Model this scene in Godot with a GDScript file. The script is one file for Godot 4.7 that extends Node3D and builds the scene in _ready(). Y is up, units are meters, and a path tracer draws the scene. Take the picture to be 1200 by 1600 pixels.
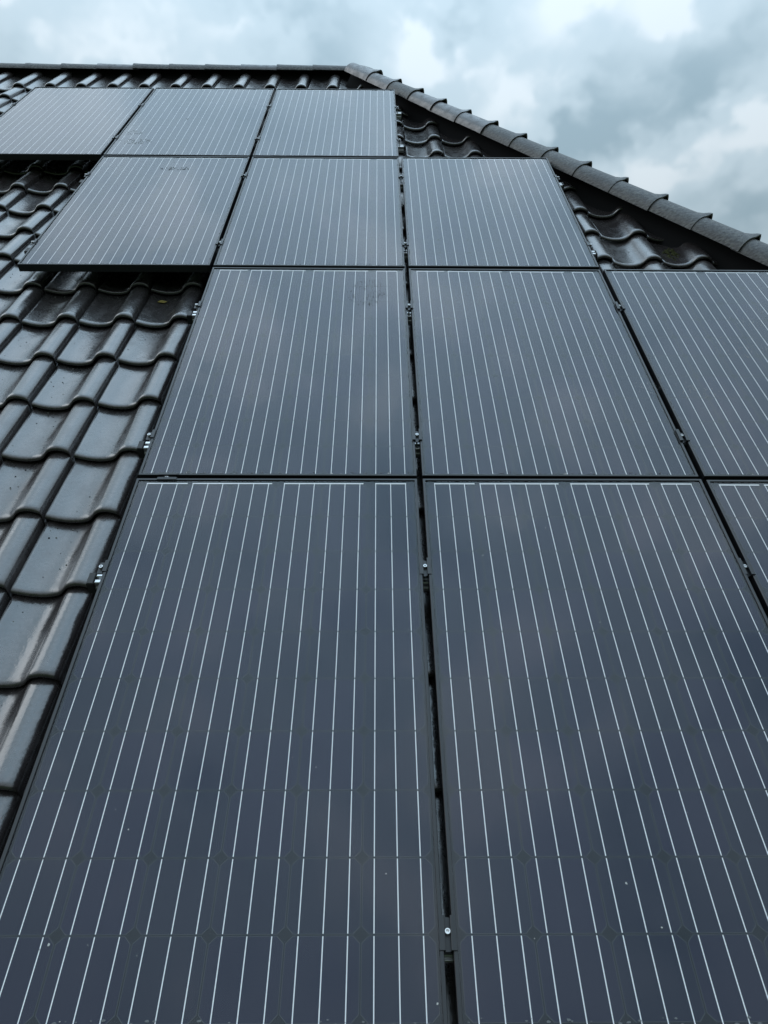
extends Node3D

const PITCH := deg_to_rad(52.0)          # slope of the roof
const PANEL_W := 0.992
const PANEL_H := 1.650
const GAP := 0.020
const TILE_W := 0.2840                   # cover width of a roof tile
const TILE_V := 0.351                    # visible length of a roof tile
const SEAM_U := -1.360                   # a seam between two tile columns
const NOSE_V := -0.054                   # the nose line of a tile row
const TILE_Z := -0.174                   # tiles lie below the glass of the panels
const HIP_U := -0.44                     # hip edge: u = HIP_U + (HIP_V - v) * HIP_K
const HIP_V := 5.84
const HIP_K := 0.603
const RIDGE_V := 6.12

var roof_frame: Transform3D              # x along the eaves, y up the slope, z out of the slope
var mats := {}
var used_names := {}
var rng := RandomNumberGenerator.new()
var panels := []                         # [column, row] of each panel
var eye: Vector3                         # camera place in the roof's own axes

# ---------------------------------------------------------------- helpers

class Shape:
	var polys := []                      # [corners anticlockwise seen from outside, smooth group]
	func poly(points: Array, group := -1) -> void:
		polys.append([points, group])
	func box(lo: Vector3, hi: Vector3) -> void:
		var p := []
		for i in 8:
			p.append(Vector3(hi.x if i & 1 else lo.x, hi.y if i & 2 else lo.y, hi.z if i & 4 else lo.z))
		for f in [[0, 2, 3, 1], [4, 5, 7, 6], [0, 1, 5, 4], [2, 6, 7, 3], [0, 4, 6, 2], [1, 3, 7, 5]]:
			poly([p[f[0]], p[f[1]], p[f[2]], p[f[3]]])
	func bevel_box(lo: Vector3, hi: Vector3, b: float) -> void:
		# upright prism with chamfered upper edges
		box(lo, Vector3(hi.x, hi.y, hi.z - b))
		var a := [Vector3(lo.x, lo.y, hi.z - b), Vector3(hi.x, lo.y, hi.z - b), Vector3(hi.x, hi.y, hi.z - b), Vector3(lo.x, hi.y, hi.z - b)]
		var t := [Vector3(lo.x + b, lo.y + b, hi.z), Vector3(hi.x - b, lo.y + b, hi.z), Vector3(hi.x - b, hi.y - b, hi.z), Vector3(lo.x + b, hi.y - b, hi.z)]
		for i in 4:
			var j := (i + 1) % 4
			poly([a[i], a[j], t[j], t[i]])
		poly(t)
	func grid(rows: Array, group: int) -> void:
		# rows of points; anticlockwise as row 0 left to right, then row 1
		for i in rows.size() - 1:
			for j in rows[i].size() - 1:
				poly([rows[i][j], rows[i][j + 1], rows[i + 1][j + 1], rows[i + 1][j]], group)
	func tube(a: Vector3, b: Vector3, ra: float, rb: float, n := 12, caps := true) -> void:
		var d := (b - a).normalized()
		var s := d.cross(Vector3(0.31, 0.87, 0.22)).normalized()
		var t := d.cross(s)
		var ringa := []
		var ringb := []
		for i in n + 1:
			var q := TAU * i / n
			var o := s * cos(q) + t * sin(q)
			ringa.append(a + o * ra)
			ringb.append(b + o * rb)
		grid([ringa, ringb], 1)
		if caps:
			poly(ringb.slice(0, n))
			var back := ringa.slice(0, n)
			back.reverse()
			poly(back)
	func clipped(keep: Callable) -> Shape:
		# the part of the shape where keep(point) >= 0 (keep is linear)
		var s := Shape.new()
		for f in polys:
			var src: Array = f[0]
			var got := []
			for i in src.size():
				var p: Vector3 = src[i]
				var q: Vector3 = src[(i + 1) % src.size()]
				var dp: float = keep.call(p)
				var dq: float = keep.call(q)
				if dp >= 0.0:
					got.append(p)
				if (dp >= 0.0) != (dq >= 0.0):
					got.append(p.lerp(q, dp / (dp - dq)))
			if got.size() > 2:
				s.poly(got, f[1])
		return s
	func add(other: Shape, t: Transform3D) -> void:
		for f in other.polys:
			var moved := []
			for p in f[0]:
				moved.append(t * p)
			poly(moved, f[1])
	func mesh() -> ArrayMesh:
		var st := SurfaceTool.new()
		st.begin(Mesh.PRIMITIVE_TRIANGLES)
		for f in polys:
			st.set_smooth_group(f[1] if f[1] >= 0 else 0xFFFFFFFF)
			var c: Array = f[0]
			for i in range(1, c.size() - 1):
				st.add_vertex(c[0])
				st.add_vertex(c[i + 1])
				st.add_vertex(c[i])
		st.generate_normals()
		return st.commit()


func numbered(called: String) -> String:
	var n: int = used_names.get(called, 0)
	used_names[called] = n + 1
	return called if n == 0 else "%s_%03d" % [called, n]

func thing(called: String, label: String, category: String, at: Vector3, group := "") -> Node3D:
	var o := Node3D.new()
	o.name = numbered(called)
	add_child(o)
	o.transform = roof_frame * Transform3D(Basis(), at)
	tag(o, label, category, group)
	return o

func tag(o: Node, label: String, category: String, group := "", kind := "") -> void:
	if label: o.set_meta("label", label)
	if category: o.set_meta("category", category)
	if group: o.set_meta("group", group)
	if kind: o.set_meta("kind", kind)

func part(called: String, m: Mesh, mat: Material, parent: Node, at := Transform3D()) -> MeshInstance3D:
	var o := MeshInstance3D.new()
	o.name = called
	o.mesh = m
	o.material_override = mat
	o.transform = at
	parent.add_child(o, true)
	return o

func col(r: float, g: float, b: float) -> Color:
	return Color(r, g, b).linear_to_srgb()

func plain(c: Color, rough: float, metal := 0.0, spec := 0.5) -> StandardMaterial3D:
	var m := StandardMaterial3D.new()
	m.albedo_color = c
	m.roughness = rough
	m.metallic = metal
	m.metallic_specular = spec
	return m

func noise(seed_: int, freq: float, octaves := 4, kind := FastNoiseLite.TYPE_SIMPLEX_SMOOTH) -> FastNoiseLite:
	var n := FastNoiseLite.new()
	n.seed = seed_
	n.noise_type = kind
	n.frequency = freq
	n.fractal_type = FastNoiseLite.FRACTAL_FBM
	n.fractal_octaves = octaves
	return n

func grey(n: FastNoiseLite, size: int) -> PackedByteArray:
	var im := n.get_seamless_image(size, size)
	im.convert(Image.FORMAT_L8)
	return im.get_data()

func bump(n: FastNoiseLite, size: int, strength: float) -> ImageTexture:
	var im := n.get_seamless_image(size, size)
	im.convert(Image.FORMAT_RGBA8)
	im.bump_map_to_normal_map(strength)
	return ImageTexture.create_from_image(im)

# ---------------------------------------------------------------- sky

func make_sky() -> Sky:
	var w := 2048
	var h := 1024
	var data := PackedFloat32Array()
	data.resize(w * h * 3)
	var big := noise(11, 2.2, 3)
	var mid := noise(29, 6.5, 5)
	var fine := noise(5, 15.0, 4)
	# cloud masses seen in the photograph: azimuth, elevation, half widths (degrees), amount (+ darker, - brighter)
	var masses := [
		[19.0, 36.5, 5.0, 2.8, 0.40], [25.8, 35.4, 3.6, 2.6, 0.30], [16.5, 34.2, 3.6, 1.8, 0.20],
		[30.0, 38.5, 2.4, 2.0, 0.12], [28.5, 28.0, 3.6, 2.4, 0.26], [13.0, 40.0, 3.0, 1.6, -0.08],
		[0.0, 42.5, 6.0, 2.0, -0.08], [-24.0, 39.0, 6.0, 2.5, 0.04],
		[5.0, 40.6, 4.0, 1.7, -0.66], [22.6, 38.8, 2.2, 1.6, -0.40], [17.0, 41.6, 3.0, 1.2, -0.36],
		[22.0, 31.2, 6.0, 1.9, -0.44], [28.5, 32.4, 3.4, 1.7, -0.40], [10.0, 36.5, 3.4, 2.4, -0.28], [-12.0, 40.5, 3.0, 1.2, -0.22],
		[1.5, 37.5, 2.5, 1.6, -0.25]]
	var pale := Vector3(0.63, 0.755, 0.82)
	var dark := Vector3(0.385, 0.515, 0.585)
	var bright := Vector3(0.85, 0.93, 0.97)
	var ground := Vector3(0.10, 0.105, 0.09)
	var at := 0
	for y in h:
		var el := PI * (0.5 - (y + 0.5) / h)
		var se := sin(el)
		var ce := cos(el)
		for x in w:
			var c := ground
			if el > -0.01:
				var az := wrapf(TAU * (x + 0.5) / w, -PI, PI)   # the middle column of a panorama looks along +z
				var d := Vector3(sin(az) * ce, se * 1.35, -cos(az) * ce)
				var fn := fine.get_noise_3dv(d)
				var md := mid.get_noise_3dv(d + Vector3(fn, -fn, fn) * 0.03)
				var t := big.get_noise_3dv(d) * 0.78 + md * 0.66 + fn * 0.13 + 0.03
				var azd := rad_to_deg(az) + md * 3.5 + fn * 1.6
				var eld := rad_to_deg(el) + md * 2.2 - fn * 1.2
				if azd > -50.0 and azd < 50.0 and eld > 15.0 and eld < 55.0:
					for m in masses:
						var dx: float = (azd - m[0]) / m[2]
						var dy: float = (eld - m[1]) / m[3]
						var q := dx * dx + dy * dy
						if q < 6.0:
							t += m[4] * 1.9 * exp(-q)
				# an overcast sky grows brighter towards the zenith
				if t > 0.0:
					c = pale.lerp(dark, smoothstep(0.0, 0.95, t))
				else:
					c = pale.lerp(bright, smoothstep(0.0, 0.5, -t))
				c *= (0.54 + 1.16 * se * se + 0.60 * pow(se, 10.0))
				c *= Vector3.ONE.lerp(Vector3(0.86, 1.0, 1.15), se * se)
			data[at] = c.x
			data[at + 1] = c.y
			data[at + 2] = c.z
			at += 3
	var im := Image.create_from_data(w, h, false, Image.FORMAT_RGBF, data.to_byte_array())
	var m := PanoramaSkyMaterial.new()
	m.panorama = ImageTexture.create_from_image(im)
	var sky := Sky.new()
	sky.sky_material = m
	return sky

# ---------------------------------------------------------------- materials

func make_materials() -> void:
	# fired clay with a dark satin engobe: grain, dust in patches, black pits
	var n1 := grey(noise(3, 0.006, 5), 1024)
	var n2 := grey(noise(8, 0.05, 4), 1024)
	var n3 := grey(noise(21, 0.16, 2), 1024)
	var n4 := grey(noise(35, 0.022, 4), 1024)
	var streak := grey(noise(41, 0.012, 3), 1024)
	var al := PackedByteArray()
	var ro := PackedByteArray()
	al.resize(1024 * 1024 * 3)
	ro.resize(1024 * 1024)
	for i in 1024 * 1024:
		var a := n1[i] / 255.0
		var b := n2[i] / 255.0
		var c := n3[i] / 255.0
		var d := n4[i] / 255.0
		var dust := smoothstep(0.50, 0.80, a * 0.5 + d * 0.5) * (0.35 + 0.65 * smoothstep(0.4, 0.6, c))
		var pit := smoothstep(0.72, 0.80, b * 0.55 + c * 0.5)
		var k := 0.040 + 0.030 * (b - 0.5) + 0.050 * dust
		var lich := smoothstep(0.79, 0.84, d * 0.5 + c * 0.5) * 0.07
		k = lerpf(k, 0.008, pit)
		var r := k * 1.07 + lich
		var g := k * 0.98 + lich
		var bl := k * 1.0 + lich * 0.8
		al[i * 3] = int(255.0 * pow(r, 1.0 / 2.2))
		al[i * 3 + 1] = int(255.0 * pow(g, 1.0 / 2.2))
		al[i * 3 + 2] = int(255.0 * pow(bl, 1.0 / 2.2))
		ro[i] = int(clampf(105.0 + 70.0 * (dust) + 40.0 * (c - 0.5) + 150.0 * (streak[i] / 255.0 - 0.5) + 90.0 * pit, 60.0, 255.0))
	var atex := ImageTexture.create_from_image(Image.create_from_data(1024, 1024, false, Image.FORMAT_RGB8, al))
	var rtex := ImageTexture.create_from_image(Image.create_from_data(1024, 1024, false, Image.FORMAT_L8, ro))
	var btex := bump(noise(9, 0.12, 3), 512, 3.0)
	for v in 3:
		var m := plain([Color(1.0, 1.0, 1.0), Color(0.93, 0.90, 0.90), Color(1.0, 0.97, 0.96)][v], [0.58, 0.50, 0.68][v], 0.0, 0.71)
		m.albedo_texture = atex
		m.clearcoat_enabled = true
		m.clearcoat = 0.75
		m.clearcoat_roughness = 0.22
		m.roughness_texture = rtex
		m.roughness_texture_channel = BaseMaterial3D.TEXTURE_CHANNEL_RED
		m.normal_enabled = true
		m.normal_texture = btex
		m.normal_scale = 0.16
		m.uv1_triplanar = true
		m.uv1_world_triplanar = true
		m.uv1_scale = Vector3.ONE * [0.9, 1.03, 0.97][v]
		m.uv1_offset = Vector3.ONE * [0.0, 0.37, 0.71][v]
		mats["tile_%d" % v] = m
	# ridge and hip caps: the same clay, more weathered, with lichen
	var al2 := PackedByteArray()
	al2.resize(512 * 512 * 3)
	var l1 := grey(noise(51, 0.012, 4), 512)
	var l2 := grey(noise(52, 0.09, 4), 512)
	var l3 := grey(noise(53, 0.2, 2), 512)
	for i in 512 * 512:
		var a := l1[i] / 255.0
		var b := l2[i] / 255.0
		var c := l3[i] / 255.0
		var k := 0.044 + 0.065 * (b - 0.5) + 0.04 * (a - 0.5)
		var lich := smoothstep(0.53, 0.60, b * 0.6 + a * 0.4) * smoothstep(0.42, 0.52, c)
		var pit := smoothstep(0.52, 0.57, 1.0 - b) * smoothstep(0.36, 0.5, a)
		k = lerpf(k, 0.010, pit * 0.8)
		al2[i * 3] = int(255.0 * pow(lerpf(maxf(k, 0.008) * 1.02, 0.13, lich * 0.7), 1.0 / 2.2))
		al2[i * 3 + 1] = int(255.0 * pow(lerpf(maxf(k, 0.008), 0.135, lich * 0.7), 1.0 / 2.2))
		al2[i * 3 + 2] = int(255.0 * pow(lerpf(maxf(k, 0.008), 0.11, lich * 0.7), 1.0 / 2.2))
	var cm := plain(Color.WHITE, 0.50, 0.0, 0.62)
	cm.albedo_texture = ImageTexture.create_from_image(Image.create_from_data(512, 512, false, Image.FORMAT_RGB8, al2))
	cm.normal_enabled = true
	cm.normal_texture = btex
	cm.normal_scale = 0.4
	cm.uv1_triplanar = true
	cm.uv1_world_triplanar = true
	cm.uv1_scale = Vector3.ONE * 0.8
	mats.cap = cm
	var cc: StandardMaterial3D = mats.tile_1.duplicate()
	cc.clearcoat = 0.1
	cc.roughness = 0.85
	mats.smooth_cap = cc
	mats.black_frame = plain(col(0.011, 0.012, 0.014), 0.36, 0.0, 0.55)
	mats.backsheet = plain(col(0.011, 0.014, 0.019), 0.8, 0.0, 0.2)
	mats.cell = plain(col(0.013, 0.0145, 0.037), 0.7, 0.0, 0.2)
	mats.cell_edge = plain(col(0.066, 0.074, 0.082), 0.7, 0.0, 0.2)
	mats.ribbon = plain(col(0.90, 0.91, 0.92), 0.5, 0.0, 0.4)
	# solar glass: fine pebbled texture, thin film of dust
	var g := plain(Color(0.44, 0.46, 0.48, 0.02), 0.16, 0.0, 0.5)
	g.transparency = BaseMaterial3D.TRANSPARENCY_ALPHA
	var gr := PackedByteArray()
	gr.resize(1024 * 1024)
	var g1 := grey(noise(61, 0.005, 5), 1024)
	var g2 := grey(noise(62, 0.13, 3), 1024)
	for i in 1024 * 1024:
		gr[i] = int(clampf(95.0 + 120.0 * (g1[i] / 255.0 - 0.5) + 110.0 * (g2[i] / 255.0 - 0.5), 30.0, 255.0))
	g.roughness_texture = ImageTexture.create_from_image(Image.create_from_data(1024, 1024, false, Image.FORMAT_L8, gr))
	g.roughness_texture_channel = BaseMaterial3D.TEXTURE_CHANNEL_RED
	g.normal_enabled = true
	g.normal_texture = bump(noise(63, 0.014, 3), 512, 2.0)
	g.normal_scale = 0.06
	g.uv1_triplanar = true
	g.uv1_world_triplanar = true
	g.uv1_scale = Vector3.ONE * 0.8
	mats.glass = g
	mats.aluminium = plain(col(0.72, 0.73, 0.74), 0.30, 0.9)
	mats.steel = plain(col(0.80, 0.80, 0.80), 0.25, 0.9)
	mats.plastic = plain(col(0.018, 0.018, 0.018), 0.5)
	mats.underlay = plain(col(0.014, 0.014, 0.015), 0.9, 0.0, 0.2)
	mats.wall = plain(col(0.30, 0.19, 0.14), 0.9)
	mats.moss = plain(col(0.055, 0.058, 0.026), 0.95, 0.0, 0.2)
	mats.leaf = plain(col(0.30, 0.24, 0.06), 0.6)
	mats.rust_leaf = plain(col(0.34, 0.10, 0.03), 0.6)
	mats.grit_and_glint = plain(col(0.55, 0.55, 0.52), 0.8)  # pale grains, also the painted sparkle on the glass
	mats.crumb = plain(col(0.22, 0.22, 0.20), 0.9, 0.0, 0.2)
	mats.speck = plain(col(0.012, 0.012, 0.012), 0.9, 0.0, 0.2)
	mats.smear = plain(col(0.15, 0.16, 0.165), 0.9, 0.0, 0.2)
	var gm := plain(col(0.06, 0.085, 0.035), 0.95, 0.0, 0.2)
	mats.ground = gm

# ---------------------------------------------------------------- roof tiles

func hip_side(u: float, v: float) -> float:
	return HIP_U + (HIP_V - v) * HIP_K - u          # > 0 on this slope

func tile_shape() -> Shape:
	# across: groove under the neighbour's roll, pan, roll; along: nose to head
	var prof := [[-0.034, -36.0], [0.001, -36.0], [0.006, 0.0], [0.013, 2.0], [0.05, -1.0], [0.10, -6.0], [0.17, -11.5], [0.25, -15.5], [0.33, -17.2], [0.41, -16.4],
		[0.48, -13.4], [0.54, -7.6], [0.585, 1.0], [0.62, 12.5], [0.65, 23.0], [0.685, 31.0], [0.73, 36.4], [0.78, 39.0], [0.83, 38.6],
		[0.87, 36.2], [0.905, 32.6], [0.935, 28.2], [0.957, 23.0], [0.968, 18.0], [0.971, -26.0]]
	var along := [[0.03, -0.0185, 3], [0.0016, -0.0175, 3], [0.0, -0.0105, 3], [0.0028, -0.0048, 3], [0.0085, -0.0010, 3], [0.018, 0.0006, 3], [0.034, 0.0, 3], [0.18, 0.0, 3], [TILE_V + 0.055, 0.0, 3]]
	var rows := []
	for a in along:
		var row := []
		for q in prof:
			row.append(Vector3(q[0] * TILE_W, a[0], q[1] * 0.001 + a[1] + 0.029 * (1.0 - a[0] / TILE_V)))
		rows.append(row)
	var s := Shape.new()
	s.grid(rows, 3)
	return s

func tile_seen(u: float, v: float) -> bool:
	# can the photograph's viewpoint see some of this tile past the panels?
	for i in 7:
		for j in 6:
			var q := Vector3(u + TILE_W * (i + 0.3) / 7.0, v + TILE_V * j / 5.0, TILE_Z + 0.03)
			if not in_frame(q):
				continue
			var t := (eye.z + 0.02) / (eye.z - q.z)
			var hit := eye.lerp(q, t)
			var covered := false
			for p in panels:
				var lo := panel_corner(p[0], p[1])
				if hit.x > lo.x and hit.x < lo.x + PANEL_W and hit.y > lo.y and hit.y < lo.y + PANEL_H:
					covered = true
					break
			if not covered:
				return true
	return false

var cam_right: Vector3
var cam_up: Vector3
var cam_back: Vector3

func in_frame(q: Vector3) -> bool:
	var d := q - eye
	var z := -d.dot(cam_back)
	return z > 0.1 and absf(d.dot(cam_right) / z) < 0.53 and absf(d.dot(cam_up) / z) < 0.70

func build_house() -> void:
	var house := Node3D.new()
	house.name = "house"
	add_child(house)
	tag(house, "house with a hipped roof of dark glazed wavy clay tiles", "house")
	var inv := Transform3D()
	# walls below the eaves
	var ws := Shape.new()
	var eave := roof_frame * Vector3(0, -3.0, TILE_Z)
	ws.box(Vector3(-9.0, 0.0, -9.4), Vector3(4.4, eave.y - 0.15, eave.z - 0.45))
	part("wall", ws.mesh(), mats.wall, house)
	# boarding and underlay of the three slopes
	var rs := Shape.new()
	var z := TILE_Z - 0.052
	var hu := func(v: float) -> float: return HIP_U + (HIP_V - v) * HIP_K - 0.012
	var apex := Vector3(hu.call(RIDGE_V - 0.06), RIDGE_V - 0.06, z)
	var e0 := Vector3(hu.call(-3.1), -3.1, z)
	var l0 := Vector3(-9.6, -3.1, z)
	var l1 := Vector3(-9.6, RIDGE_V - 0.06, z)
	var wa := roof_frame * apex
	var we := roof_frame * e0
	var wl0 := roof_frame * l0
	var wl1 := roof_frame * l1
	var depth := wa.z - we.z                     # negative: towards the ridge
	var wb := Vector3(we.x, we.y, wa.z + depth)
	var wlb := Vector3(wl0.x, wl0.y, wa.z + depth)
	rs.poly([wl0, we, wa, wl1])
	rs.poly([we, wb, wa])
	rs.poly([wb, wlb, wl1, wa])
	rs.poly([wl0, wl1, wlb])
	rs.poly([wl0, wlb, wb, we])
	var roof := part("roof", rs.mesh(), mats.underlay, house)
	# tiles
	var shape := tile_shape()
	var whole := shape.mesh()
	var hidden := [Shape.new(), Shape.new(), Shape.new()]
	var count := 0
	var cut := func(u0: float, v0: float) -> Callable:
		return func(p: Vector3) -> float: return hip_side(u0 + p.x, v0 + p.y) + 0.05
	for j in range(-8, 17):
		var v := NOSE_V + TILE_V * j
		for i in range(-14, 22):
			var u := SEAM_U + TILE_W * i
			if hip_side(u, v) < -0.04 or u < -5.0:
				continue
			var jit := Transform3D(Basis(Vector3(0, 0, 1), rng.randf_range(-0.010, 0.010)) * Basis(Vector3(1, 0, 0), rng.randf_range(-0.007, 0.007)), Vector3(u + rng.randf_range(-0.0015, 0.0015), v + rng.randf_range(-0.004, 0.004), TILE_Z + rng.randf_range(-0.0008, 0.0012)))
			if j == 16:
				jit.basis = jit.basis * Basis.from_scale(Vector3(1, 1.33, 1))      # the topmost row reaches up under the ridge caps
			var variant := rng.randi() % 3
			var crosses := hip_side(u + TILE_W, v + TILE_V + 0.06) < -0.05
			var s: Shape = shape
			if crosses:
				s = shape.clipped(cut.call(u, v))
				if s.polys.is_empty():
					continue
			if tile_seen(u, v):
				part("roof_tile", s.mesh() if crosses else whole, mats["tile_%d" % variant], roof, roof_frame * jit)
				count += 1
			else:
				hidden[variant].add(s, jit)
	for k in 3:
		var o := part("roof_tile_field", hidden[k].mesh(), mats["tile_%d" % k], roof, roof_frame)
		o.set_meta("kind", "stuff")
	print("tiles in view ", count)
	build_caps(roof)

# ---------------------------------------------------------------- ridge and hip caps

func cap_shape(length: float, from: float, to: float) -> Shape:
	# y runs from the lapping lower end (0) to the covered upper end; z is up
	var s := Shape.new()
	var outer := []
	var inner := []
	var ys := [0.0, 0.012, 0.026, 0.045, 0.075, 0.13, length * 0.6, length]
	for y in ys:
		var r := lerpf(0.1000, 0.0915, y / length) + 0.0015 * (1.0 - smoothstep(0.012, 0.05, y))
		var ro := []
		var ri := []
		for k in 25:
			var ph := deg_to_rad(lerpf(from, to, k / 24.0))
			var crest := 0.026 * exp(-pow((rad_to_deg(ph) - 90.0) / 13.0, 2.0)) * (1.0 - smoothstep(0.008, 0.085, y))
			ro.append(Vector3(cos(ph) * r, y, sin(ph) * (r + crest)))
			ri.append(Vector3(cos(ph) * (r - 0.0085), y, sin(ph) * (r - 0.0085 + crest * 0.85)))
		outer.append(ro)
		ri.reverse()
		inner.append(ri)
	# outer wall: seen from outside, anticlockwise
	for i in range(ys.size() - 1):
		for k in 24:
			s.poly([outer[i][k], outer[i + 1][k], outer[i + 1][k + 1], outer[i][k + 1]], 1)
			s.poly([inner[i][k], inner[i + 1][k], inner[i + 1][k + 1], inner[i][k + 1]], 2)
	for k in 24:
		s.poly([outer[0][k], outer[0][k + 1], inner[0][23 - k], inner[0][24 - k]], 5)
	for i in range(ys.size() - 1):
		s.poly([outer[i][0], inner[i][24], inner[i + 1][24], outer[i + 1][0]])
		s.poly([outer[i][24], outer[i + 1][24], inner[i + 1][0], inner[i][0]])
	return s

func frame_along(toward_upper: Vector3, up: Vector3) -> Basis:
	var y := toward_upper.normalized()
	var z := (up - y * up.dot(y)).normalized()
	return Basis(y.cross(z), y, z)

func build_caps(roof: Node3D) -> void:
	# everything in the roof's own axes, turned by roof_frame at the end
	var up_world := Vector3(0, sin(PITCH), cos(PITCH))
	var toward_us := Vector3(0, -cos(PITCH), sin(PITCH))
	var down_hip := Vector3(HIP_K, -1.0, 0).normalized()
	var n_end := down_hip.cross(toward_us).normalized()
	if n_end.x < 0:
		n_end = -n_end
	var hip_up := (Vector3(0, 0, 1) + n_end).normalized()
	var hb := frame_along(-down_hip, hip_up)
	var hip_mesh := cap_shape(0.395, -10.0, 190.0).mesh()
	var ridge_mesh := cap_shape(0.40, -2.0, 182.0).mesh()
	var top := Vector3(HIP_U, HIP_V + 0.06, -0.08)
	# dark underlay roll on its batten, closing the hip and the ridge below the caps
	var hr := Shape.new()
	hr.bevel_box(Vector3(-0.012, -8.2, -0.15), Vector3(0.012, -0.1, 0.05), 0.006)
	part("hip_batten", hr.mesh(), mats.underlay, roof, roof_frame * Transform3D(hb, top))
	for i in range(1, 23):
		var low := top + down_hip * (0.16 + 0.338 * i)
		var jb := hb * Basis(Vector3(0, 1, 0), rng.randf_range(-0.03, 0.03)) * Basis(Vector3(0, 0, 1), rng.randf_range(-0.012, 0.012))
		part("hip_cap", hip_mesh, mats.cap if i > 6 or i == 3 else mats.smooth_cap, roof, roof_frame * Transform3D(jb, low + Vector3(0, 0, rng.randf_range(-0.003, 0.003))))
	var rc := Vector3(0, RIDGE_V, -0.175)
	var rb := frame_along(Vector3(1, 0, 0), up_world)
	var rr := Shape.new()
	rr.bevel_box(Vector3(-0.02, -6.0, -0.12), Vector3(0.02, 0.0, 0.06), 0.01)
	part("ridge_batten", rr.mesh(), mats.underlay, roof, roof_frame * Transform3D(rb, rc + Vector3(HIP_U + 0.05, 0, 0)))
	for i in range(0, 14):
		var at := rc + Vector3(-0.775 - 0.342 * i, 0, rng.randf_range(-0.002, 0.002))
		var jb := rb * Basis(Vector3(0, 1, 0), rng.randf_range(-0.03, 0.03)) * Basis(Vector3(0, 0, 1), rng.randf_range(-0.008, 0.008))
		part("ridge_cap", ridge_mesh, mats.smooth_cap if i % 4 == 2 else mats.cap, roof, roof_frame * Transform3D(jb, at))
	# the angled piece where the ridge turns into the hip
	var s := Shape.new()
	var a := rc + Vector3(-0.44, 0, 0)
	var c := top + down_hip * 0.50
	var mid := rc + Vector3(-0.27, 0.0, 0.012)
	var rows := []
	var n := 12
	for i in n + 1:
		var t := float(i) / n
		var q := a.lerp(mid, t).lerp(mid.lerp(c, t), t)
		var dir := a.lerp(mid, t).direction_to(mid.lerp(c, t))
		var fb := frame_along(dir, up_world.lerp(hip_up, t))
		var row := []
		for k in 25:
			var ph := deg_to_rad(lerpf(-8.0, 188.0, k / 24.0))
			var r := 0.1015 + 0.002 * (1.0 - t) + (0.002 if i > n - 2 else 0.0)
			var crest := 0.026 * exp(-pow((rad_to_deg(ph) - 90.0) / 13.0, 2.0)) * smoothstep(0.8, 1.0, t)
			row.append(q + fb.x * cos(ph) * r + fb.z * sin(ph) * (r + crest))
		rows.append(row)
	for i in n:
		for k in 24:
			s.poly([rows[i][k], rows[i + 1][k], rows[i + 1][k + 1], rows[i][k + 1]], 1)
	for e in [0, n]:
		for k in 24:
			var ctr: Vector3 = (rows[e][0] + rows[e][24]) * 0.5
			var p: Vector3 = rows[e][k]
			var q: Vector3 = rows[e][k + 1]
			s.poly([p, q, q.lerp(ctr, 0.12), p.lerp(ctr, 0.12)], 4)
	part("ridge_end_cap", s.mesh(), mats.smooth_cap, roof, roof_frame)

# ---------------------------------------------------------------- solar panels

func panel_corner(column: int, row: int) -> Vector3:
	return Vector3((column - 1) * (PANEL_W + GAP) + GAP / 2, (row - 2) * (PANEL_H + GAP) + GAP / 2, 0)

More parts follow.
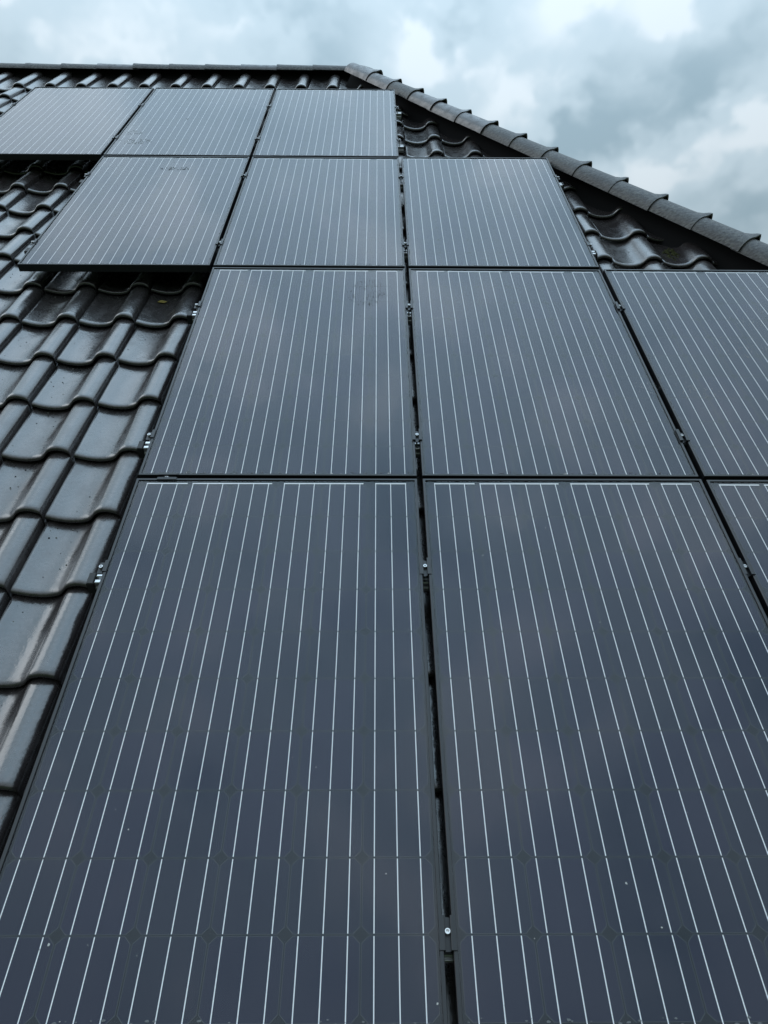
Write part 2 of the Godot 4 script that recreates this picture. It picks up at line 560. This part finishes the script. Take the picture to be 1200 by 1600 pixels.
func make_panel() -> Node3D:
	var root := thing("solar_panel", "-", "solar panel", Vector3.ZERO, "solar panels on the roof")
	var lip := 0.0095
	# frame: mitred hollow section, lip on top, wall outside
	var f := Shape.new()
	var o := [Vector2(0, 0), Vector2(PANEL_W, 0), Vector2(PANEL_W, PANEL_H), Vector2(0, PANEL_H)]
	# section from the inside edge of the lip, over the top, down the outside, and in below: [inset, z]
	var sec := [[lip, -0.0035], [lip, -0.0007], [lip - 0.0006, 0.0], [0.0012, 0.0], [0.0, -0.0012], [0.0, -0.040], [0.028, -0.040], [0.028, -0.0385], [0.0018, -0.0385], [0.0018, -0.006]]
	for k in sec.size() - 1:
		for i in 4:
			var p := []
			for q in [[i, k], [i, k + 1], [(i + 1) % 4, k + 1], [(i + 1) % 4, k]]:
				var c: Vector2 = o[q[0]]
				var ins: float = sec[q[1]][0]
				p.append(Vector3(c.x + (ins if c.x == 0 else -ins), c.y + (ins if c.y == 0 else -ins), sec[q[1]][1]))
			f.poly(p)
	part("frame", f.mesh(), mats.black_frame, root)
	# laminate with the cells, ribbons and connectors
	var b := Shape.new()
	b.box(Vector3(0.0025, 0.0025, -0.0095), Vector3(PANEL_W - 0.0025, PANEL_H - 0.0025, -0.0072))
	var lam := part("laminate", b.mesh(), mats.backsheet, root)
	var cu := 0.1608
	var cv := 0.1605
	var u0 := (PANEL_W - 6 * cu) / 2
	var v0 := PANEL_H - 0.029 - 10 * cv
	var half := 0.0787
	var ch := 0.0145
	var oct := func(h: float, c: float, z: float) -> Array:
		return [Vector3(h, -h + c, z), Vector3(h, h - c, z), Vector3(h - c, h, z), Vector3(-h + c, h, z), Vector3(-h, h - c, z), Vector3(-h, -h + c, z), Vector3(-h + c, -h, z), Vector3(h - c, -h, z)]
	var cs := Shape.new()
	cs.poly(oct.call(half - 0.0009, ch, 0.0))
	var es := Shape.new()
	var a: Array = oct.call(half, ch, 0.0)
	var a2: Array = oct.call(half - 0.0009, ch, 0.0)
	var a3: Array = oct.call(half, ch, -0.0003)
	for i in 8:
		var j := (i + 1) % 8
		es.poly([a[i], a[j], a2[j], a2[i]])
		es.poly([a3[i], a3[j], a[j], a[i]])
	var cell := cs.mesh()
	var sides := es.mesh().surface_get_arrays(0)
	cell.add_surface_from_arrays(Mesh.PRIMITIVE_TRIANGLES, sides)
	var cells := []
	for k in 4:
		var c: ArrayMesh = cell.duplicate()
		var tone: StandardMaterial3D = mats.cell.duplicate()
		tone.albedo_color = [col(0.0130, 0.0145, 0.037), col(0.0120, 0.0150, 0.034), col(0.0145, 0.0150, 0.040), col(0.0135, 0.0160, 0.036)][k]
		c.surface_set_material(0, tone)
		c.surface_set_material(1, mats.cell_edge)
		cells.append(c)
	for i in 6:
		for j in 10:
			part("solar_cell", cells[rng.randi() % 4], null, lam, Transform3D(Basis(), Vector3(u0 + cu * (i + 0.5), v0 + cv * (j + 0.5), -0.0066)))
	# one ribbon line: ten lengths, dipping out of sight between the cells
	var rs := Shape.new()
	for j in 10:
		rs.box(Vector3(-0.0012, v0 + cv * j + (0.0025 if j > 0 else -0.006), -0.0064), Vector3(0.0012, v0 + cv * (j + 1) - (0.0025 if j < 9 else -0.006), -0.0060))
	var ribbon := rs.mesh()
	var line := func(k: int) -> float:
		return u0 + cu * (k / 3 + 0.5) + 0.0525 * (k % 3 - 1)
	for k in 18:
		part("ribbon", ribbon, mats.ribbon, lam, Transform3D(Basis(), Vector3(line.call(k), 0, 0)))
	var vt := v0 + cv * 10 + 0.0075
	for q in [[0, 2, 0.034], [3, 8, 0.010], [9, 14, 0.010], [15, 17, 0.0], [-1, 5, 0.0], [5, 11, 0.0], [11, 17, 0.0]]:
		var top: bool = not (q[0] in [-1, 5, 11])
		var c := Shape.new()
		var first: int = q[0] if top else q[0] + 1
		var y := vt if top else v0 - 0.0075
		c.box(Vector3(line.call(first) - 0.0022, y - 0.0026, -0.0064), Vector3(line.call(q[1]) + 0.0022 + q[2], y + 0.0026, -0.0058))
		part("connector", c.mesh(), mats.ribbon, lam)
	var g := Shape.new()
	g.poly([Vector3(0.003, 0.003, -0.0036), Vector3(PANEL_W - 0.003, 0.003, -0.0036), Vector3(PANEL_W - 0.003, PANEL_H - 0.003, -0.0036), Vector3(0.003, PANEL_H - 0.003, -0.0036)])
	part("glass", g.mesh(), mats.glass, root)
	return root

func row_words(row: int) -> String:
	return ["", "lowest row", "third row", "second row", "top row"][row]

func build_panels() -> void:
	var proto: Node3D
	for p in panels:
		var o: Node3D
		if proto == null:
			proto = make_panel()
			o = proto
		else:
			o = proto.duplicate()
			o.name = numbered("solar_panel")
			add_child(o)
		var jit := Basis(Vector3(1, 0, 0), rng.randf_range(-0.0020, 0.0020)) * Basis(Vector3(0, 1, 0), rng.randf_range(-0.0030, 0.0030))
		o.transform = roof_frame * Transform3D(jit, panel_corner(p[0], p[1]) + Vector3(0, 0, rng.randf_range(-0.0005, 0.0005)))
		var first: int = [0, 0, 0, -1, -2][p[1]]
		var where: String = ["end farthest from hip", "between two others", "end nearest hip"][p[0] - first]
		o.set_meta("label", "black framed solar panel in the %s below the ridge, %s" % [row_words(p[1]), where])

# ---------------------------------------------------------------- mounting rails, clamps

func rail_heights(row: int) -> Array:
	return [[], [-1.482, -0.430], [0.247, 1.263], [1.960, 2.982], [3.712, 4.505]][row]

func build_mounting() -> void:
	var mid_proto: Node3D
	var end_proto: Node3D
	for row in range(1, 5):
		var first: int = [0, 0, 0, -1, -2][row]
		var left := panel_corner(first, row).x
		var right := panel_corner(first + 2, row).x + PANEL_W
		for h in 2:
			var v: float = rail_heights(row)[h]
			var which: String = ["lower", "upper"][h]
			var rail := thing("mounting_rail", "aluminium rail with black end cap, %s of two under the %s of panels" % [which, row_words(row)], "rail", Vector3(0, v - 0.012, 0), "mounting rails under the panels")
			var rs := Shape.new()
			var lo := -0.083
			var hi := -0.0415
			# slotted profile: two flanges, web, groove on the lower side
			rs.bevel_box(Vector3(left - 0.038, -0.020, lo), Vector3(right + 0.045, -0.006, hi), 0.002)
			rs.bevel_box(Vector3(left - 0.038, 0.006, lo), Vector3(right + 0.045, 0.020, hi), 0.002)
			rs.box(Vector3(left - 0.038, -0.006, lo + 0.002), Vector3(right + 0.045, 0.006, hi - 0.014))
			rs.bevel_box(Vector3(left - 0.038, -0.0235, lo + 0.006), Vector3(right + 0.045, -0.0202, lo + 0.020), 0.001)
			part("profile", rs.mesh(), mats.aluminium, rail)
			var cs := Shape.new()
			cs.bevel_box(Vector3(left - 0.062, -0.0255, lo - 0.004), Vector3(left - 0.0385, 0.0225, hi + 0.002), 0.003)
			part("end_cap", cs.mesh(), mats.plastic, rail)
			var cs2 := Shape.new()
			cs2.bevel_box(Vector3(right + 0.0455, -0.0225, lo - 0.003), Vector3(right + 0.053, 0.0225, hi + 0.002), 0.002)
			part("end_cap", cs2.mesh(), mats.plastic, rail)
			# steel hooks that come out between the tiles
			var hs := Shape.new()
			hs.box(Vector3(-0.015, -0.006, -0.150), Vector3(0.015, 0.0, -0.0835))
			hs.box(Vector3(-0.015, 0.0, -0.150), Vector3(0.015, 0.16, -0.144))
			var hook := hs.mesh()
			var x := left + 0.22
			while x < right:
				var k := roundi((x - SEAM_U) / TILE_W - 0.3)
				part("roof_hook", hook, mats.aluminium, rail, Transform3D(Basis(), Vector3(SEAM_U + TILE_W * (k + 0.3), 0.0, 0.0)))
				x += 0.85
			# clamps
			for g in range(0, 4):
				if g == 3 and row < 3:
					continue                                   # beyond the edge of the photograph
				var u := left - GAP / 2 + (PANEL_W + GAP) * g
				var o: Node3D
				if g == 1 or g == 2:
					if mid_proto == null:
						mid_proto = make_mid_clamp()
						o = mid_proto
					else:
						o = mid_proto.duplicate()
						o.name = numbered("mid_clamp")
						add_child(o)
					o.transform = roof_frame * Transform3D(Basis(Vector3(0, 0, 1), rng.randf_range(-0.02, 0.02)), Vector3(u, v, 0))
					o.set_meta("label", "black clamp with steel bolt, %s rail of %s, gap %s the hip" % [which, row_words(row), "farther from" if g == 1 else "nearer to"])
				else:
					if end_proto == null:
						end_proto = make_end_clamp()
						o = end_proto
					else:
						o = end_proto.duplicate()
						o.name = numbered("end_clamp")
						add_child(o)
					var turn := Basis() if g == 0 else Basis(Vector3(0, 0, 1), PI)
					o.transform = roof_frame * Transform3D(turn, Vector3(left if g == 0 else right, v, 0))
					o.set_meta("label", "black end clamp with steel bolt, %s rail of %s, %s" % [which, row_words(row), "open tile side" if g == 0 else "hip side"])
	# the one clamp that sits in the gap between two rows
	var extra := mid_proto.duplicate()
	extra.name = numbered("mid_clamp")
	add_child(extra)
	extra.transform = roof_frame * Transform3D(Basis(Vector3(0, 0, 1), PI / 2), Vector3(-0.895, 0.0, 0))
	extra.set_meta("label", "black panel clamp turned sideways in the gap between the lowest and third rows")

func make_mid_clamp() -> Node3D:
	var o := thing("mid_clamp", "-", "clamp", Vector3.ZERO, "panel clamps")
	var s := Shape.new()
	# hat section: two flanges on the frames, a channel between them
	var sec := [Vector2(-0.0185, 0.0004), Vector2(-0.0185, 0.0040), Vector2(-0.0075, 0.0046), Vector2(-0.0062, 0.0040), Vector2(-0.0062, -0.0085), Vector2(0.0062, -0.0085), Vector2(0.0062, 0.0040), Vector2(0.0075, 0.0046), Vector2(0.0185, 0.0040), Vector2(0.0185, 0.0004), Vector2(0.0092, 0.0004), Vector2(0.0092, -0.0118), Vector2(-0.0092, -0.0118), Vector2(-0.0092, 0.0004)]
	var h := 0.034
	for i in sec.size():
		var a: Vector2 = sec[i]
		var b: Vector2 = sec[(i + 1) % sec.size()]
		s.poly([Vector3(a.x, -h, a.y), Vector3(a.x, h, a.y), Vector3(b.x, h, b.y), Vector3(b.x, -h, b.y)])
	for e in [-h, h]:
		for r in [[0, 1, 2, 3], [0, 3, 4, 13], [4, 5, 12, 13], [5, 6, 9, 12], [6, 7, 8, 9]]:
			var p := []
			for k in r:
				p.append(Vector3(sec[k].x, e, sec[k].y))
			s.poly(p)
	part("body", s.mesh(), mats.black_frame, o)
	bolt(o, Vector3(0, 0.004, -0.0084))
	return o

func bolt(o: Node3D, at: Vector3) -> void:
	# socket head cap screw: ring with a hexagonal hollow
	var s := Shape.new()
	var n := 18
	var rings := []
	for q in [[0.0064, 0.0], [0.0064, 0.0078], [0.0058, 0.0086], [0.0040, 0.0086], [0.0036, 0.0016]]:
		var row := []
		for i in n + 1:
			var a := TAU * i / n
			row.append(at + Vector3(cos(a) * q[0], sin(a) * q[0], q[1]))
		rings.append(row)
	s.grid(rings, -1)
	s.poly(rings[4].slice(0, n))
	var b := part("bolt", s.mesh(), mats.steel, o)
	var shank := Shape.new()
	shank.tube(at + Vector3(0, 0, -0.0004), at + Vector3(0, 0, -0.05), 0.004, 0.004, 8)
	part("shank", shank.mesh(), mats.steel, b)

func make_end_clamp() -> Node3D:
	var o := thing("end_clamp", "-", "clamp", Vector3.ZERO, "panel clamps")
	var s := Shape.new()
	# Z section beside the frame (frame edge at x = 0, clamp to the left of it)
	s.bevel_box(Vector3(-0.0045, -0.024, 0.0004), Vector3(0.0085, 0.024, 0.0036), 0.0008)
	s.box(Vector3(-0.0045, -0.024, -0.0405), Vector3(-0.0010, 0.024, 0.0003))
	s.bevel_box(Vector3(-0.024, -0.024, -0.0125), Vector3(-0.0046, 0.024, -0.009), 0.0008)
	part("body", s.mesh(), mats.black_frame, o)
	bolt(o, Vector3(-0.0145, 0, -0.0088))
	return o

# ---------------------------------------------------------------- small things

func moss_blob(s: Shape, at: Vector3, r: float, high: float) -> void:
	var rows := []
	for i in 5:
		var row := []
		for k in 9:
			var a := TAU * (k % 8) / 8.0
			var q := r * (1.0 - i / 4.0) * (0.75 + 0.5 * absf(sin(a * 2.3 + at.x * 97.0 + at.y * 31.0)))
			row.append(at + Vector3(cos(a) * q, sin(a) * q, high * (sin(i / 4.0 * PI / 2)) * (0.8 + 0.4 * absf(sin(a * 3.0 + i + at.y * 57.0)))))
		rows.append(row)
	s.grid(rows, -1)

func pan_height(x: float) -> float:
	# height of the tile's pan at a share x of its width (the shallow part of the profile)
	var prof := [[0.05, -1.0], [0.10, -6.0], [0.17, -11.5], [0.25, -15.5], [0.33, -17.2], [0.41, -16.4], [0.48, -13.4], [0.54, -7.6]]
	for i in prof.size() - 1:
		if x <= prof[i + 1][0]:
			return lerpf(prof[i][1], prof[i + 1][1], (x - prof[i][0]) / (prof[i + 1][0] - prof[i][0])) * 0.001
	return -0.007

func fleck(s: Shape, u: float, v: float, r: float, stretch: float) -> void:
	var base := []
	var top := []
	var turn := rng.randf() * TAU
	for k in 6:
		var a := turn + TAU * k / 6.0
		var q := r * rng.randf_range(0.55, 1.1)
		base.append(Vector3(u + cos(a) * q * stretch, v + sin(a) * q, -0.0036))
		top.append(Vector3(u + cos(a) * q * stretch * 0.8, v + sin(a) * q * 0.8, -0.0030))
	for k in 6:
		var j := (k + 1) % 6
		s.poly([base[k], base[j], top[j], top[k]])
	s.poly(top)

func build_small_things() -> void:
	var s := Shape.new()
	# moss on the tile below the hip and on some hip caps
	for k in 46:
		var a := rng.randf() * TAU
		var q := sqrt(rng.randf())
		moss_blob(s, Vector3(1.575 + cos(a) * q * 0.045, 2.205 + sin(a) * q * 0.085, TILE_Z + 0.002), rng.randf_range(0.003, 0.011), rng.randf_range(0.003, 0.009))
	var o := MeshInstance3D.new()
	o.name = "moss"
	o.mesh = s.mesh()
	o.material_override = mats.moss
	add_child(o)
	o.transform = roof_frame
	tag(o, "crusty green moss growing on a roof tile below the hip caps", "moss", "", "stuff")
	# grit and painted sparkle on the glass: [centre, half size, how many, largest fleck, streaks along the eaves]
	var dark_spots := [[-1.938, 3.825, 0.085, 0.05, 60, 0.0050, 1.8], [-1.871, 3.632, 0.12, 0.06, 80, 0.0052, 1.8], [-1.474, 3.10, 0.10, 0.03, 34, 0.0046, 1.8], [-2.153, 3.464, 0.09, 0.022, 26, 0.0046, 1.8],
		[-0.20, 1.40, 0.10, 0.14, 170, 0.0032, 1.0], [-1.594, 4.157, 0.004, 0.004, 2, 0.014, 1.0], [-1.815, 4.732, 0.004, 0.004, 2, 0.010, 1.0], [-1.417, 4.615, 0.004, 0.004, 2, 0.008, 1.0]]
	var pale_spots := [[0.961, 0.577, 0.06, 0.05, 50, 0.0018, 1.0], [1.167, 0.555, 0.13, 0.06, 90, 0.0018, 1.0], [1.48, 0.90, 0.16, 0.10, 130, 0.0018, 1.0], [1.62, 1.14, 0.12, 0.12, 80, 0.0018, 1.0],  # clusters on this line paint sky sparkle reflected off rough glass
		[-0.13, -1.359, 0.002, 0.002, 1, 0.0030, 1.0], [-0.027, -1.61, 0.002, 0.002, 1, 0.0034, 1.2], [-0.84, -1.501, 0.002, 0.002, 1, 0.0044, 1.0], [-0.732, -1.257, 0.002, 0.002, 1, 0.0028, 1.0], [0.407, -1.381, 0.002, 0.002, 1, 0.0034, 1.0], [0.461, -1.473, 0.002, 0.002, 1, 0.0030, 1.0]]
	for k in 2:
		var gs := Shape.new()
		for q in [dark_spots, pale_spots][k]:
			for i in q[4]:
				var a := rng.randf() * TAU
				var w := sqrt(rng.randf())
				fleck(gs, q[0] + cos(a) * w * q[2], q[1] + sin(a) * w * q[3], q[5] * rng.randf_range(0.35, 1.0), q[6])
		# single grains scattered over every panel
		for p in panels:
			var lo := panel_corner(p[0], p[1])
			for i in [26, 12][k]:
				fleck(gs, lo.x + rng.randf_range(0.02, PANEL_W - 0.02), lo.y + rng.randf_range(0.02, PANEL_H - 0.02), rng.randf_range(0.0008, 0.0020), 1.0)
			# dirt that rain leaves along the lower frame edge
			for i in [46, 5][k]:
				fleck(gs, lo.x + rng.randf_range(0.012, PANEL_W - 0.012), lo.y + 0.011 + 0.014 * pow(rng.randf(), 2.5), rng.randf_range(0.0010, 0.0030), 2.0)
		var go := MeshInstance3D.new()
		go.name = ["dark_grit", "pale_grit_and_glint"][k]
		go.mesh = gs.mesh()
		go.material_override = [mats.smear, mats.grit_and_glint][k]
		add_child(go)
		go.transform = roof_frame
		tag(go, ["dark dirt flecks and smears dried on the glass of the solar panels", "pale dust grains on the solar panel glass, with flecks painting the sparkle of reflected sky"][k], "dirt", "", "stuff")
	# crumbs of mortar, grit and lichen lying in the pans of the tiles
	for k in 2:
		var ts := Shape.new()
		for j in range(-3, 17):
			for i in range(-9, 16):
				var u := SEAM_U + TILE_W * i
				var v := NOSE_V + TILE_V * j
				if hip_side(u + TILE_W, v + TILE_V) < 0.0 or not tile_seen(u, v):
					continue
				for c in [9, 4][k]:
					var x := rng.randf_range(0.06, 0.50)
					var y := rng.randf_range(0.05, 0.97)
					if c % 3 == 0:
						y = rng.randf_range(0.88, 0.99)          # washed up against the nose above
					moss_blob(ts, Vector3(u + x * TILE_W, v + y * TILE_V, TILE_Z + pan_height(x) + 0.029 * (1.0 - y) - 0.0006), rng.randf_range(0.0010, 0.0034), rng.randf_range(0.0008, 0.0028))
		var to := MeshInstance3D.new()
		to.name = ["dark_crumbs", "pale_crumbs"][k]
		to.mesh = ts.mesh()
		to.material_override = [mats.speck, mats.crumb][k]
		add_child(to)
		to.transform = roof_frame
		tag(to, ["black specks of grit lying on the wavy roof tiles", "pale crumbs of mortar and lichen lying on the wavy roof tiles"][k], "grit", "", "stuff")
	# yellow leaf in the shade below the second row
	var lf := Shape.new()
	var top := []
	for i in 9:
		var t := i / 8.0
		var w := 0.011 * sin(PI * pow(t, 0.8)) + 0.0006
		top.append([Vector3(-0.028 + 0.056 * t, -w, 0.002 * sin(t * 7.0)), Vector3(-0.028 + 0.056 * t, 0, -0.0025 + 0.002 * sin(t * 7.0)), Vector3(-0.028 + 0.056 * t, w, 0.003 * sin(t * 5.0))])
	for i in 8:
		lf.poly([top[i][0], top[i + 1][0], top[i + 1][1], top[i][1]], 1)
		lf.poly([top[i][1], top[i + 1][1], top[i + 1][2], top[i][2]], 1)
	var leaf_mesh := lf.mesh()
	var leaf := part("fallen_leaf", leaf_mesh, mats.leaf, self, roof_frame * Transform3D(Basis(Vector3(0, 0, 1), 0.15), Vector3(-1.285, 1.62, TILE_Z + pan_height(0.27) + 0.014)))
	var rusty := part("fallen_leaf_001", leaf_mesh, mats.rust_leaf, self, roof_frame * Transform3D(Basis(Vector3(0, 0, 1), 0.9), Vector3(-1.118, -1.185, TILE_Z + 0.040)))
	tag(rusty, "rust brown leaf caught on the tile roll beside the lowest panel", "leaf")
	tag(leaf, "small yellow leaf lying on a shaded tile below the panels", "leaf")

# ---------------------------------------------------------------- scene

func _ready() -> void:
	rng.seed = 4711
	var n := Vector3(0, cos(PITCH), sin(PITCH))
	var up := Vector3(0, sin(PITCH), -cos(PITCH))
	roof_frame = Transform3D(Basis(Vector3(1, 0, 0), up, n), Vector3(0, 5.6, 0))
	# camera, placed in the roof's axes
	eye = Vector3(-0.15137, -2.02338, 1.73991)
	cam_right = Vector3(0.99995672, -0.00545315, 0.00753794)
	cam_up = Vector3(-0.00173618, 0.68660779, 0.72702595)
	cam_back = Vector3(-0.00914019, -0.72700757, 0.68656861)
	var cam := Camera3D.new()
	cam.name = "camera"
	cam.fov = 68.7200
	cam.near = 0.05
	cam.far = 3000.0
	add_child(cam)
	cam.transform = roof_frame * Transform3D(Basis(cam_right, cam_up, cam_back), eye)
	cam.current = true
	# overcast sky
	var env := Environment.new()
	env.background_mode = Environment.BG_SKY
	env.sky = make_sky()
	env.tonemap_mode = Environment.TONE_MAPPER_LINEAR
	env.tonemap_exposure = 1.0
	env.sdfgi_enabled = true
	env.ssao_enabled = true
	env.ssil_enabled = true
	var we := WorldEnvironment.new()
	we.name = "world"
	we.environment = env
	add_child(we)
	var sun := DirectionalLight3D.new()
	sun.name = "sun"
	sun.light_energy = 0.15
	sun.light_angular_distance = 40.0
	sun.light_color = Color(0.98, 0.99, 1.0)
	sun.shadow_enabled = true
	add_child(sun)
	sun.look_at_from_position(Vector3.ZERO, Vector3(1.0, -0.75, -0.05))
	make_materials()
	# ground
	var gs := Shape.new()
	gs.poly([Vector3(-1500, 0, 1500), Vector3(1500, 0, 1500), Vector3(1500, 0, -1500), Vector3(-1500, 0, -1500)])
	var ground := part("ground", gs.mesh(), mats.ground, self)
	tag(ground, "grassy ground around the house", "ground", "", "structure")
	panels = [[0, 1], [1, 1], [2, 1], [0, 2], [1, 2], [2, 2], [-1, 3], [0, 3], [1, 3], [-2, 4], [-1, 4], [0, 4]]
	build_house()
	build_panels()
	build_mounting()
	build_small_things()
